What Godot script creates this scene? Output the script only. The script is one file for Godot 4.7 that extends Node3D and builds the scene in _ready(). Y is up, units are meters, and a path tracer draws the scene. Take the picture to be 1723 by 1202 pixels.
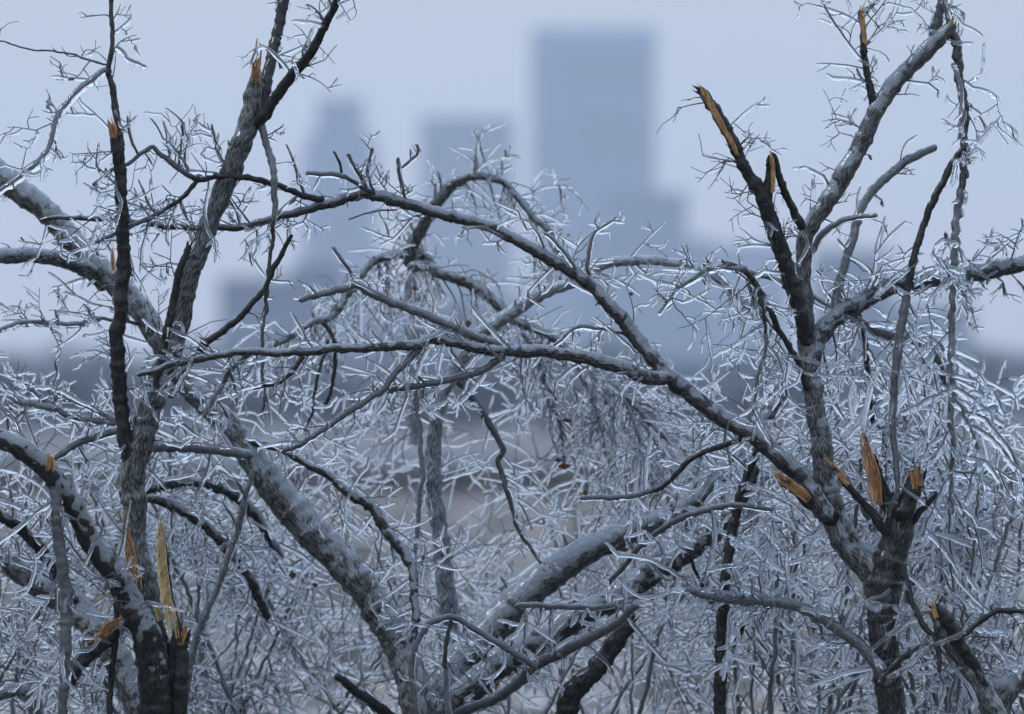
extends Node3D
# Ice-storm trees in front of a hazy city skyline at dusk. Units are metres, y is up, the camera looks along -z.

const SCALE := 0.0018573      # metres per traced unit on the plane of the nearest trees, 20 m from the camera
const EYE := 1.7              # camera height above the ground
const NEAR := 20.0

var rng := RandomNumberGenerator.new()
var lump := FastNoiseLite.new()
var taken := {}
var M := {}

# ------------------------------------------------------------------ geometry collector
class Geo:
	var v := PackedVector3Array()
	var n := PackedVector3Array()
	var u := PackedVector2Array()
	var k := PackedInt32Array()
	var row_before := []

	func tri(a: Vector3, b: Vector3, c: Vector3) -> void:      # clockwise seen from the front
		var nn := (c - a).cross(b - a).normalized()
		var s := v.size()
		v.append_array([a, b, c]); n.append_array([nn, nn, nn])
		u.append_array([Vector2(a.x, a.y), Vector2(b.x, b.y), Vector2(c.x, c.y)])
		k.append_array([s, s + 1, s + 2])

	func quad(a: Vector3, b: Vector3, c: Vector3, d: Vector3) -> void:
		tri(a, b, c); tri(a, c, d)

	func box(lo: Vector3, hi: Vector3) -> void:
		var p := []
		for i in 8:
			p.append(Vector3(hi.x if i & 1 else lo.x, hi.y if i & 2 else lo.y, hi.z if i & 4 else lo.z))
		for f in [[4, 6, 7, 5], [1, 3, 2, 0], [5, 7, 3, 1], [0, 2, 6, 4], [6, 2, 3, 7], [0, 4, 5, 1]]:
			quad(p[f[0]], p[f[1]], p[f[2]], p[f[3]])

	func arrays() -> Array:
		var a := []
		a.resize(Mesh.ARRAY_MAX)
		a[Mesh.ARRAY_VERTEX] = v; a[Mesh.ARRAY_NORMAL] = n; a[Mesh.ARRAY_TEX_UV] = u; a[Mesh.ARRAY_INDEX] = k
		return a

	# a tube round a line of points; lumps > 0 makes its surface uneven; ends: 0 open, 1 rounded, 2 jagged break
	func tube(pts: PackedVector3Array, rad: PackedFloat32Array, sides: int, lumps := 0.0, noise: FastNoiseLite = null, end_a := 0, end_b := 1, freq := 1.0, rng: RandomNumberGenerator = null) -> void:
		var m := pts.size()
		if m < 2: return
		var s0 := v.size()
		var t := (pts[1] - pts[0]).normalized()
		var side := t.cross(Vector3(0, 0, 1) if absf(t.z) < 0.9 else Vector3(1, 0, 0)).normalized()
		var along := 0.0
		var ring := sides + 1
		var fat := 0.0
		for r in rad: fat = maxf(fat, r)
		var around := maxf(1.0, roundf(TAU * fat / 0.11))
		for i in m:
			var tn := (pts[mini(i + 1, m - 1)] - pts[maxi(i - 1, 0)]).normalized()
			side = (side - tn * side.dot(tn)).normalized()
			var up := tn.cross(side)
			if i > 0: along += pts[i].distance_to(pts[i - 1])
			var slope := 0.0
			if i > 0 and i < m - 1:
				slope = (rad[i + 1] - rad[i - 1]) / maxf(pts[i + 1].distance_to(pts[i - 1]), 1e-5)
			for j in ring:
				var a := TAU * (j % sides) / sides
				var d := side * cos(a) + up * sin(a)
				var r := rad[i]
				if lumps > 0.0:
					var q := pts[i] + d * r
					r *= 1.0 + lumps * noise.get_noise_3d(q.x * freq, q.y * freq, q.z * freq)
				var jag := 0.0
				if (i == m - 1 and end_b == 2) or (i == 0 and end_a == 2):
					jag = (rng.randf() ** 2) * rad[i] * 2.2 if j < sides else 0.0
					if i == 0: jag = -jag
				var q2 := pts[i] + d * r + tn * jag
				if j == sides: q2 = v[v.size() - sides]
				v.append(q2)
				n.append((d - tn * slope).normalized())
				u.append(Vector2(float(j) / sides * around, along / 0.45))
		if lumps > 0.0 and sides >= 8:                          # true normals from the grid of points
			for i in m:
				var i0 := maxi(i - 1, 0)
				var i1 := mini(i + 1, m - 1)
				for j in sides:
					var e1 := v[s0 + i * ring + (j + 1) % sides] - v[s0 + i * ring + (j + sides - 1) % sides]
					var e2 := v[s0 + i1 * ring + j] - v[s0 + i0 * ring + j]
					var nn := e1.cross(e2)
					if nn.length_squared() > 1e-20:
						n[s0 + i * ring + j] = nn.normalized()
				n[s0 + i * ring + sides] = n[s0 + i * ring]
		for i in m - 1:
			for j in sides:
				var a := s0 + i * ring + j
				k.append_array([a, a + ring + 1, a + 1, a, a + ring, a + ring + 1])
		if end_a == 1: cap(pts, rad, s0, sides, 0)
		if end_b == 1: cap(pts, rad, s0 + (m - 1) * ring, sides, m - 1)

	func cap(pts: PackedVector3Array, rad: PackedFloat32Array, s: int, sides: int, i: int) -> void:
		var first := i == 0
		var t := (pts[1] - pts[0]).normalized() if first else (pts[i] - pts[i - 1]).normalized()
		if first: t = -t
		var c := v.size()
		v.append(pts[i] + t * rad[i] * 0.75); n.append(t); u.append(Vector2(0.5, 0))
		for j in sides:
			if first: k.append_array([s + j, s + j + 1, c])
			else: k.append_array([s + j, c, s + j + 1])

# ------------------------------------------------------------------ naming, tagging, committing
func numbered(called: String) -> String:
	taken[called] = taken.get(called, 0) + 1
	return called if taken[called] == 1 else "%s_%03d" % [called, taken[called] - 1]

func tag(o: Node3D, label: String, category: String, group := "", kind := "") -> Node3D:
	if label: o.set_meta("label", label)
	if category: o.set_meta("category", category)
	if group: o.set_meta("group", group)
	if kind: o.set_meta("kind", kind)
	return o

func thing(called: String, label: String, category: String, where: Vector3, group := "") -> Node3D:
	var o := Node3D.new()
	o.name = numbered(called)
	add_child(o)
	o.position = where
	return tag(o, label, category, group)

func build(called: String, parent: Node, layers: Array) -> MeshInstance3D:      # layers: [Geo, material, Geo, material ...]
	var mesh := ArrayMesh.new()
	for i in range(0, layers.size(), 2):
		if layers[i].k.size():
			mesh.add_surface_from_arrays(Mesh.PRIMITIVE_TRIANGLES, layers[i].arrays())
			mesh.surface_set_material(mesh.get_surface_count() - 1, layers[i + 1])
	if mesh.get_surface_count() == 0: return null
	var o := MeshInstance3D.new()
	o.mesh = mesh
	if parent == self: o.name = numbered(called)
	else: o.name = called
	parent.add_child(o, true)
	if parent != self:                                            # geometry is laid out in world places; parts sit under their thing's base
		var p: Node3D = parent
		while p != self:
			o.position -= p.position
			p = p.get_parent()
	return o

# ------------------------------------------------------------------ traced lines
func at(px: float, py: float, depth := 0.0) -> Vector3:
	var far := (NEAR + depth) / NEAR
	return Vector3((px - 861.5) * SCALE * far, EYE + (700.0 - py) * SCALE * far, -NEAR - depth)

# a smooth line through traced (x, y, radius) triples, from depth z0 to depth z1
func line(trace: Array, z0 := 0.0, z1 := 0.0, step := 6.0, wobble := 0.0) -> Dictionary:
	var c := trace.size() / 3
	var pts := PackedVector3Array()
	var rad := PackedFloat32Array()
	var total := 0.0
	for i in c - 1:
		total += Vector2(trace[i * 3], trace[i * 3 + 1]).distance_to(Vector2(trace[i * 3 + 3], trace[i * 3 + 4]))
	var done := 0.0
	for i in c - 1:
		var p := []
		for q in [i - 1, i, i + 1, i + 2]:
			var w := clampi(q, 0, c - 1)
			p.append(Vector3(trace[w * 3], trace[w * 3 + 1], trace[w * 3 + 2]))
		var span := Vector2(p[1].x, p[1].y).distance_to(Vector2(p[2].x, p[2].y))
		var parts := maxi(1, int(round(span / step)))
		for j in parts + (1 if i == c - 2 else 0):
			var t := float(j) / parts
			var q: Vector3 = p[1].cubic_interpolate(p[2], p[0], p[3], t)
			var f := (done + span * t) / maxf(total, 1.0)
			var z := lerpf(z0, z1, f)
			if wobble > 0.0:
				var s := (done + span * t)
				q.x += wobble * lump.get_noise_2d(s * 0.010, trace[0])
				q.x += 0.7 * wobble * lump.get_noise_2d(s * 0.035, trace[1])
				q.y += 0.7 * wobble * lump.get_noise_2d(s * 0.035, trace[1] + 70.0)
				q.y += wobble * lump.get_noise_2d(s * 0.010, trace[1] + 500.0)
				z += wobble * SCALE * 3.0 * lump.get_noise_2d(s * 0.005, trace[1] + 900.0)
			pts.append(at(q.x, q.y, z))
			rad.append(maxf(lerpf(p[1].z, p[2].z, t), 0.4) * SCALE * (NEAR + z) / NEAR)
		done += span
	return {"pts": pts, "rad": rad}

func sides_for(r: float) -> int:
	return clampi(int(r / SCALE * 1.1) + 6, 6, 26)

# ice glazing the weather side of a limb: an uneven shell that stands proud along the top and thins out down the flanks
func glaze(g: Geo, l: Dictionary, thick: float, from := 0.0, to := 1.0, lean := Vector3(0.15, 1.0, 0.1)) -> void:
	var pts: PackedVector3Array = l.pts
	var rad: PackedFloat32Array = l.rad
	var m := pts.size()
	var qp := PackedVector3Array()
	var qr := PackedFloat32Array()
	for i in range(int(from * (m - 1)), int(to * (m - 1)) + 1):
		var q := pts[i]
		var w := 0.6 + 0.8 * lump.get_noise_3d(q.x * 3.0, q.y * 3.0, q.z * 3.0 + 40.0)
		var tn := (pts[mini(i + 1, m - 1)] - pts[maxi(i - 1, 0)]).normalized()
		var up := lean - tn * lean.dot(tn)
		up = up.normalized() * clampf(up.length() * 1.5, 0.0, 1.0) if up.length() > 0.01 else Vector3.ZERO
		var th := thick * SCALE * maxf(w, 0.05)
		qp.append(q + up * th)
		qr.append(rad[i] + th * 0.05 - SCALE * (0.5 + 3.0 * (1.0 - smoothstep(0.25, 0.7, up.length()))))
	if qp.size() > 1:
		g.tube(qp, qr, sides_for(rad[0]) + 6, 0.07, lump, 1, 1, 30.0)

# a clear sheath of ice round a thin twig, thicker below than above, beaded, with a rounded end that hangs past the twig's tip
func sheath(g: Geo, pts: PackedVector3Array, rad: PackedFloat32Array, thick: float, from: float, to: float, sides := 7, sag := 0.85, lumps := 0.0) -> void:
	var m := pts.size()
	var a := clampi(int(from * (m - 1)), 0, m - 2)
	var b := clampi(int(ceil(to * (m - 1))), a + 1, m - 1)
	var qp := PackedVector3Array()
	var qr := PackedFloat32Array()
	var ph := rng.randf() * 900.0
	for i in range(a, b + 1):
		var f := float(i - a) / maxf(b - a, 1)
		var w := 1.0 + 0.55 * lump.get_noise_2d(i * 0.55, ph)
		w *= smoothstep(-0.12, 0.10, f) * (1.0 - 0.35 * smoothstep(0.88, 1.0, f))
		var th := thick * SCALE * w
		var tn := (pts[mini(i + 1, m - 1)] - pts[maxi(i - 1, 0)]).normalized()
		var low := Vector3(0.4, -1.0, 0.3)
		low = (low - tn * low.dot(tn)).normalized()
		qp.append(pts[i] + low * th * sag)
		qr.append(rad[i] + th)
	if b == m - 1:                                               # the drip at the end
		var d := (pts[m - 1] - pts[m - 2]).normalized()
		qp.append(qp[-1] + (d + Vector3(0, -0.5, 0)).normalized() * thick * SCALE * 1.2)
		qr.append(qr[-1] * 0.62)
	g.tube(qp, qr, sides, lumps, lump, 1, 1, 60.0)

func drip(g: Geo, p: Vector3, length: float, width: float) -> void:
	var qp := PackedVector3Array()
	var qr := PackedFloat32Array()
	var lean := Vector3(rng.randf_range(-0.18, 0.18), -1, rng.randf_range(-0.15, 0.15)).normalized()
	for i in 5:
		var f := i / 4.0
		qp.append(p + lean * length * SCALE * f)
		qr.append(width * SCALE * (1.0 - 0.62 * f + (0.18 if i == 4 else 0.0)))
	g.tube(qp, qr, 6, 0.0, null, 1, 1)

# ------------------------------------------------------------------ twigs
# grows one twig (with its side shoots) into wood and ice
func grow(wood: Geo, ice: Geo, start: Vector3, dir: Vector3, length: float, r: float, ice_t: float, o: Dictionary, level := 0) -> void:
	var seg := maxf(6.0, minf(13.0, length / 7.0))
	var count := maxi(3, int(length / seg))
	var droop: float = o.get("droop", 0.25)
	var flat: float = o.get("flat", 0.5)
	var pts := PackedVector3Array([start])
	var rad := PackedFloat32Array([r * SCALE])
	var d := dir.normalized()
	var p := start
	var crook: float = o.get("crook", 0.17)
	var bend := Vector3(rng.randfn(0, 0.06), rng.randfn(0, 0.06), rng.randfn(0, 0.04))
	var shoots := []
	for i in count:
		var f := float(i + 1) / count
		var kink := crook * (2.3 if rng.randf() < 0.34 else 0.22)      # straight runs that turn at the nodes
		d += bend * 0.6 + Vector3(rng.randfn(0, kink), rng.randfn(0, kink), rng.randfn(0, kink * flat))
		d.y -= droop * (0.10 if level == 0 else 0.05)
		d = d.normalized()
		p += d * seg * SCALE
		pts.append(p)
		rad.append(maxf(r * (1.0 - 0.55 * f), 0.5) * SCALE)
		if i < count - 1 and level < o.get("levels", 2) and rng.randf() < o.get("shoots", 0.26):
			shoots.append([p, d, f])
	wood.tube(pts, rad, 5 if level == 0 else 4, 0.0, null, 0, 1)
	if ice_t > 0.0 and rng.randf() < o.get("iced", 0.8):
		var f0 := rng.randf_range(0.0, 0.45) if rng.randf() < o.get("partial", 0.25) else 0.0
		var f1 := 1.0 if rng.randf() < 0.78 else rng.randf_range(0.55, 0.9)
		sheath(ice, pts, rad, ice_t * rng.randf_range(0.65, 1.25), f0, f1, 7 if level == 0 else 6)
		for i in range(1, pts.size()):
			if rng.randf() < o.get("drips", 0.05):
				drip(ice, pts[i] + Vector3(0, -ice_t * SCALE * 0.6, 0), rng.randf_range(5, 16), ice_t * 0.75)
	for s in shoots:
		var side: Vector3 = s[1].cross(Vector3(rng.randfn(0, 0.35), rng.randfn(0, 0.35), 1.0)).normalized() * (1.0 if rng.randf() < 0.5 else -1.0)
		var nd: Vector3 = s[1] * rng.randf_range(0.35, 1.0) + side * rng.randf_range(0.5, 1.1) + Vector3(0, 0, rng.randfn(0, 0.3 * flat))
		grow(wood, ice, s[0], nd, maxf(14.0, length * rng.randf_range(0.3, 0.8) * (1.15 - 0.5 * s[2])), r * 0.7, ice_t * 0.9, o, level + 1)

# twigs along a traced branch; every one a part of its own when single, else one mass
func twigs(parent: Node, l: Dictionary, count: int, lo: float, hi: float, ice_t: float, o := {}) -> void:
	var pts: PackedVector3Array = l.pts
	var rad: PackedFloat32Array = l.rad
	var wood := Geo.new()
	var ice := Geo.new()
	var single: bool = o.get("single", true)
	for c in count:
		var f := rng.randf_range(o.get("from", 0.05), o.get("to", 1.0))
		var i := clampi(int(f * (pts.size() - 1)), 0, pts.size() - 2)
		var tn := (pts[i + 1] - pts[i]).normalized()
		var side := tn.cross(Vector3(rng.randfn(0, 0.5), rng.randfn(0, 0.5), 1)).normalized() * (1.0 if rng.randf() < 0.5 else -1.0)
		var d := tn * rng.randfn(o.get("forward", 0.8), 0.45) + side + Vector3(0, o.get("rise", 0.0), rng.randfn(0, 0.35))
		if single:
			wood = Geo.new(); ice = Geo.new()
		grow(wood, ice, pts[i] + d.normalized() * rad[i] * 0.7, d, lo + (hi - lo) * 1.3 * pow(rng.randf(), 1.5), minf(o.get("wood", 1.3), rad[i] / SCALE * 0.8), ice_t, o)
		if single:
			build("twig", parent, [wood, M.twig, ice, M.ice])
	if not single:
		var b := build("twigs", parent, [wood, M.twig, ice, o.get("icemat", M.ice)])
		if b: b.set_meta("kind", "stuff")

# a traced limb: bark, an optional ice glaze, and what grows from it
func limb(parent: Node, called: String, trace: Array, z0: float, z1: float, o := {}) -> Dictionary:
	rng.seed = hash(trace)                                        # each limb grows by its own dice
	var l := line(trace, z0, z1, o.get("step", 5.0), o.get("wobble", 3.0))
	var g := Geo.new()
	if o.get("lumps", 0.2) > 0.0:                                 # knots and old twig scars
		for i in l.rad.size():
			var bump := lump.get_noise_2d(i * 0.23, trace[0] + 50.0)
			l.rad[i] *= 1.0 + 0.06 * bump + 0.10 * smoothstep(0.2, 0.5, bump)
	var ring := 0
	while ring < l.rad.size() - 2:                                # swollen nodes
		ring += rng.randi_range(3, 8)
		if ring < l.rad.size() - 2 and l.rad[ring] < 13.0 * SCALE:
			l.rad[ring] *= rng.randf_range(1.06, 1.24)
	var big: float = l.rad[0]
	for x in l.rad: big = maxf(big, x)
	g.tube(l.pts, l.rad, sides_for(big), o.get("lumps", 0.2), lump, o.get("end_a", 1), o.get("end_b", 1), o.get("freq", 24.0), rng)
	var node := build(called, parent, [g, o.get("bark", M.bark)])
	l.node = node
	if o.get("glaze", 0.0) > 0.0:
		var q := Geo.new()
		glaze(q, l, o.glaze, o.get("g0", 0.0), o.get("g1", 1.0))
		build("ice_glaze", node, [q, M.glaze])
	if o.get("ice", 0.0) > 0.0:
		var q := Geo.new()
		sheath(q, l.pts, l.rad, o.ice, o.get("i0", 0.0), o.get("i1", 1.0), 11, o.get("sag", 0.4), 0.10)
		for i in range(1, l.pts.size()):
			if rng.randf() < o.get("drips", 0.03):
				var ic := Geo.new()
				drip(ic, l.pts[i] - Vector3(0, l.rad[i] + o.ice * SCALE * 0.3, 0), rng.randf_range(6, 22), o.ice * 0.8)
				build("icicle", node, [ic, M.ice])
		build("ice", node, [q, M.ice])
	if o.get("twigs", 0) > 0:
		twigs(node, l, o.twigs, o.get("lo", 25.0), o.get("hi", 90.0), o.get("twig_ice", 2.6), o)
	return l

# a splinter of torn wood: a slab of long fibres of uneven height and length, traced as (x, y, half width) triples
func splinter(parent: Node, trace: Array, z: float, thick := 3.0, mat: Material = null, called := "splintered_wood", points := 3) -> void:
	rng.seed = hash(trace)
	var l := line(trace, z, z, 4.0, 1.5)
	var g := Geo.new()
	var light := Geo.new()
	var m: int = l.pts.size()
	var wide := 0.0
	for r in l.rad: wide = maxf(wide, r)
	var fibres := clampi(int(wide / SCALE * 0.9) + 2, 3, 11)
	var last: Vector3 = (l.pts[m - 1] - l.pts[m - 2]).normalized()
	for f in fibres:                                              # every fibre is a thin faceted sliver with its own length and height
		var a := 2.0 * f / fibres - 1.0
		var b := 2.0 * (f + 1.0) / fibres - 1.0
		var high := rng.randf_range(0.2, 1.0) * thick * SCALE
		var n0 := int(rng.randf_range(0.0, 0.22) * m) if rng.randf() < 0.6 else 0
		var n1 := m - 1 - (int(rng.randf_range(0.0, 0.30) * m) if f % 2 else 0)
		var shade := rng.randf() * 3.0
		var h := light if rng.randf() < 0.35 else g
		var s := h.v.size()
		for i in range(n0, n1 + 1):
			var tn: Vector3 = (l.pts[mini(i + 1, m - 1)] - l.pts[maxi(i - 1, 0)]).normalized()
			var w := Vector3(tn.y, -tn.x, 0).normalized()
			var r: float = l.rad[i]
			var shift := 0.12 * r * lump.get_noise_2d(i * 0.3, f * 7.0 + trace[0])
			var swell := high * (1.0 + 0.35 * lump.get_noise_2d(i * 0.2 + 90.0, f * 5.0)) * (1.0 - 0.35 * (a + b) * (a + b) * 0.25)
			var left: Vector3 = l.pts[i] + w * (r * a + shift)
			var right: Vector3 = l.pts[i] + w * (r * b + shift)
			var mid := (left + right) * 0.5 + Vector3(0, 0, swell)
			var low := (left + right) * 0.5 - Vector3(0, 0, thick * SCALE)
			var row := [left, mid, right, low]
			if i > n0:
				var q: Array = h.row_before
				for c in 4:
					h.quad(q[c], row[c], row[(c + 1) % 4], q[(c + 1) % 4])
			h.row_before = row
		var e: Array = h.row_before
		var tip: Vector3 = (e[0] + e[2]) * 0.5 + last * (rng.randf_range(2, 7) + (rng.randf_range(4, 14) if rng.randf() < float(points) / fibres else 0.0)) * SCALE + Vector3(rng.randf_range(-1.5, 1.5), 0, rng.randf_range(-1, 2)) * SCALE
		for c in 4:
			h.tri(e[c], tip, e[(c + 1) % 4])
		for p in range(s, h.v.size()):                            # grain runs along the fibre
			var q := h.v[p] - l.pts[0] as Vector3
			h.u[p] = Vector2(q.dot(Vector3(last.y, -last.x, 0)) * 14.0 + shade, q.dot(last))
	for f in clampi(int(wide / SCALE * 0.9), 2, 8):                # loose hair-thin fibres splayed from the break
		var i := m - 1 - int(rng.randf_range(0.0, 0.35) * m)
		var a: Vector3 = l.pts[i] + Vector3(last.y, -last.x, 0) * l.rad[i] * rng.randf_range(-0.9, 0.9) + Vector3(0, 0, thick * SCALE * 0.5)
		var tip := a + (last + Vector3(rng.randfn(0, 0.22), rng.randfn(0, 0.22), rng.randfn(0, 0.3))).normalized() * rng.randf_range(5, 15) * SCALE
		light.tube(PackedVector3Array([a - last * 3.0 * SCALE, a, tip]), PackedFloat32Array([0.8 * SCALE, 0.7 * SCALE, 0.2 * SCALE]), 4)
	build(called, parent, [g, mat if mat else M.wood, light, M.wood_tan if mat == null or mat == M.wood else M.wood_pale])

# ------------------------------------------------------------------ materials
func noise_tex(freq: float, ramp: Array, s := 1, kind := FastNoiseLite.TYPE_SIMPLEX_SMOOTH, size := 512, as_normal := false, bump := 4.0) -> NoiseTexture2D:
	var fn := FastNoiseLite.new()
	fn.seed = s; fn.frequency = freq; fn.noise_type = kind; fn.fractal_octaves = 5
	var t := NoiseTexture2D.new()
	t.width = size; t.height = size; t.seamless = true; t.noise = fn
	if as_normal:
		t.as_normal_map = true; t.bump_strength = bump
	elif ramp.size():
		var gr := Gradient.new()
		gr.offsets = PackedFloat32Array(ramp.map(func(x): return x[0]))
		gr.colors = PackedColorArray(ramp.map(func(x): return x[1].linear_to_srgb()))
		t.color_ramp = gr
	return t

func mat(col: Color, rough := 0.8) -> StandardMaterial3D:
	var m := StandardMaterial3D.new()
	m.albedo_color = col.linear_to_srgb()
	m.roughness = rough
	return m

func bark(dark: Color, mid: Color, pale: Color, s: int, coat: float) -> StandardMaterial3D:
	var m := mat(Color.WHITE, 0.85)
	m.metallic_specular = 0.3
	m.albedo_texture = noise_tex(0.030, [[0.0, dark * 0.6], [0.34, dark], [0.46, mid.lerp(dark, 0.4)], [0.54, mid], [0.63, mid.lerp(pale, 0.35)], [0.74, pale], [0.9, mid]], s)
	m.normal_enabled = true
	m.normal_texture = noise_tex(0.030, [], s, FastNoiseLite.TYPE_SIMPLEX_SMOOTH, 512, true, 14.0)
	m.normal_scale = 1.0
	m.detail_enabled = true                                       # lichen and frost in larger patches
	m.detail_blend_mode = BaseMaterial3D.BLEND_MODE_MUL
	m.detail_uv_layer = BaseMaterial3D.DETAIL_UV_1
	m.detail_albedo = noise_tex(0.008, [[0.25, Color(0.5, 0.48, 0.45)], [0.5, Color(0.85, 0.85, 0.85)], [0.75, Color(1.0, 1.0, 1.0)]], s + 3)
	m.clearcoat_enabled = coat > 0.0
	m.clearcoat = coat
	m.clearcoat_roughness = 0.13
	return m

func materials() -> void:
	M.bark = bark(Color(0.008, 0.0075, 0.007), Color(0.030, 0.028, 0.026), Color(0.11, 0.112, 0.112), 3, 0.6)
	M.bark_dark = bark(Color(0.005, 0.0045, 0.004), Color(0.014, 0.012, 0.010), Color(0.04, 0.036, 0.032), 5, 0.4)
	M.bark_grey = bark(Color(0.022, 0.023, 0.021), Color(0.075, 0.079, 0.075), Color(0.21, 0.22, 0.22), 9, 0.6)
	M.bark_frost = bark(Color(0.12, 0.13, 0.14), Color(0.28, 0.31, 0.34), Color(0.48, 0.51, 0.55), 13, 0.4)
	M.twig = mat(Color(0.012, 0.010, 0.010), 0.5)
	M.twig.clearcoat_enabled = true; M.twig.clearcoat = 0.6; M.twig.clearcoat_roughness = 0.15
	var ice := mat(Color(0.92, 0.96, 1.0, 0.06), 0.015)
	ice.refraction_enabled = true; ice.refraction_scale = 0.031
	M.ice = ice
	var soft := mat(Color(0.92, 0.96, 1.0, 0.09), 0.025)
	soft.refraction_enabled = true; soft.refraction_scale = 0.031
	M.ice_soft = soft
	var gl := mat(Color(0.90, 0.95, 1.0, 0.14), 0.05)
	gl.refraction_enabled = true; gl.refraction_scale = 0.031
	gl.normal_enabled = true
	gl.normal_texture = noise_tex(0.02, [], 21, FastNoiseLite.TYPE_SIMPLEX_SMOOTH, 512, true, 2.5)
	gl.uv1_scale = Vector3(1, 1, 1)
	M.glaze = gl
	M.wood = mat(Color.WHITE, 0.7)
	M.wood.albedo_texture = noise_tex(0.03, [[0.25, Color(0.07, 0.03, 0.012)], [0.42, Color(0.22, 0.115, 0.05)], [0.55, Color(0.44, 0.225, 0.09)], [0.75, Color(0.60, 0.37, 0.18)]], 31)
	M.wood.uv1_scale = Vector3(2.0, 0.8, 1)
	M.wood_tan = mat(Color.WHITE, 0.7)
	M.wood_tan.albedo_texture = noise_tex(0.03, [[0.2, Color(0.16, 0.075, 0.03)], [0.45, Color(0.42, 0.21, 0.085)], [0.6, Color(0.55, 0.31, 0.14)], [0.8, Color(0.66, 0.44, 0.25)]], 35)
	M.wood_tan.uv1_scale = Vector3(2.0, 0.8, 1)
	M.wood_pale = mat(Color.WHITE, 0.7)
	M.wood_pale.albedo_texture = noise_tex(0.03, [[0.2, Color(0.16, 0.09, 0.03)], [0.40, Color(0.36, 0.24, 0.085)], [0.55, Color(0.54, 0.39, 0.175)], [0.75, Color(0.66, 0.53, 0.30)]], 33)
	M.wood_pale.uv1_scale = Vector3(2.0, 0.8, 1)
	M.leaf = mat(Color(0.12, 0.035, 0.014), 0.6)

# ------------------------------------------------------------------ sky, sun, camera
func sky_image() -> ImageTexture:
	var w := 1024
	var h := 512
	var im := Image.create(w, h, false, Image.FORMAT_RGBAF)
	var cl := FastNoiseLite.new()
	cl.seed = 4; cl.frequency = 0.9; cl.fractal_octaves = 4
	for y in h:
		var el := PI / 2 - PI * (y + 0.5) / h
		var up := maxf(sin(el), 0.0)
		for x in w:
			var az := TAU * (x + 0.5) / w
			var d := Vector3(cos(az) * cos(el), sin(el), sin(az) * cos(el))
			var c := cl.get_noise_3d(d.x * 1.6, d.y * 3.0, d.z * 1.6)
			var base := Color(0.56, 0.515, 0.56).lerp(Color(0.505, 0.54, 0.575), smoothstep(0.0, 0.07, up)).lerp(Color(0.385, 0.52, 0.77), smoothstep(0.12, 0.8, up))
			var lum := (1.0 + 2.6 * up) * (1.0 + 0.10 * c)
			im.set_pixel(x, y, Color(base.r * lum, base.g * lum, base.b * lum, 1))
	return ImageTexture.create_from_image(im)

func setting() -> void:
	var cam := Camera3D.new()
	cam.name = "camera"
	var lens := CameraAttributesPhysical.new()
	lens.frustum_focal_length = 215.0
	lens.frustum_focus_distance = NEAR + 0.05
	lens.exposure_aperture = 2.3
	lens.frustum_near = 0.5
	lens.frustum_far = 12000.0
	cam.attributes = lens
	add_child(cam)
	cam.position = Vector3(0, EYE, 0)
	cam.rotation.x = atan(99.0 * SCALE / NEAR)
	cam.fov = rad_to_deg(2.0 * atan(601.0 * SCALE / NEAR))
	cam.near = 0.5
	cam.far = 12000.0
	cam.current = true
	var e := Environment.new()
	e.background_mode = Environment.BG_SKY
	var sky := Sky.new()
	var pan := PanoramaSkyMaterial.new()
	pan.panorama = sky_image()
	sky.sky_material = pan
	e.sky = sky
	e.tonemap_mode = Environment.TONE_MAPPER_LINEAR
	e.tonemap_exposure = 1.0
	e.fog_enabled = true
	e.fog_density = 0.00031
	e.fog_light_color = Color(0.92, 0.957, 1.0)
	e.sdfgi_enabled = true; e.ssao_enabled = true; e.ssil_enabled = true
	var we := WorldEnvironment.new()
	we.name = "world_environment"
	we.environment = e
	add_child(we)
	var sun := DirectionalLight3D.new()
	sun.name = "sun"
	sun.light_energy = 0.5
	sun.light_angular_distance = 14.0
	sun.light_color = Color(0.97, 0.98, 1.0)
	sun.shadow_enabled = true
	sun.rotation_degrees = Vector3(-52, -80, 0)
	add_child(sun)

# ------------------------------------------------------------------ ground and distance
func ground() -> void:
	var m := mat(Color.WHITE, 0.85)
	m.albedo_texture = noise_tex(0.012, [[0.28, Color(0.05, 0.052, 0.042)], [0.42, Color(0.10, 0.092, 0.08)], [0.50, Color(0.14, 0.13, 0.12)], [0.58, Color(0.30, 0.29, 0.28)], [0.66, Color(0.19, 0.15, 0.125)], [0.8, Color(0.07, 0.058, 0.046)]], 41, FastNoiseLite.TYPE_SIMPLEX_SMOOTH, 1024)
	m.specular_mode = BaseMaterial3D.SPECULAR_DISABLED
	m.uv1_triplanar = true; m.uv1_world_triplanar = true
	m.uv1_scale = Vector3(0.08, 0.08, 0.012)
	var g := Geo.new()
	var xs := [-2500.0, -600.0, -150.0, -60.0, -30.0, -15.0, 0.0, 15.0, 30.0, 60.0, 150.0, 600.0, 2500.0]
	var zs := [200.0, 0.0, -20.0, -30.0, -45.0, -60.0, -80.0, -110.0, -150.0, -220.0, -400.0, -1000.0, -2000.0, -3200.0]
	for i in xs.size() - 1:
		for j in zs.size() - 1:
			g.quad(Vector3(xs[i], 0, zs[j]), Vector3(xs[i], 0, zs[j + 1]), Vector3(xs[i + 1], 0, zs[j + 1]), Vector3(xs[i + 1], 0, zs[j]))
	for i in g.n.size(): g.n[i] = Vector3.UP
	tag(build("ground", self, [g, m]), "frosted winter lawn stretching to the distant trees", "", "", "structure")
	var road := Geo.new()
	road.quad(Vector3(-400, 0.006, -215), Vector3(-400, 0.006, -300), Vector3(400, 0.006, -300), Vector3(400, 0.006, -215))
	tag(build("road", self, [road, mat(Color(0.13, 0.14, 0.155), 0.8)]), "pale icy road beyond the brown hedge", "", "", "structure")

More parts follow.
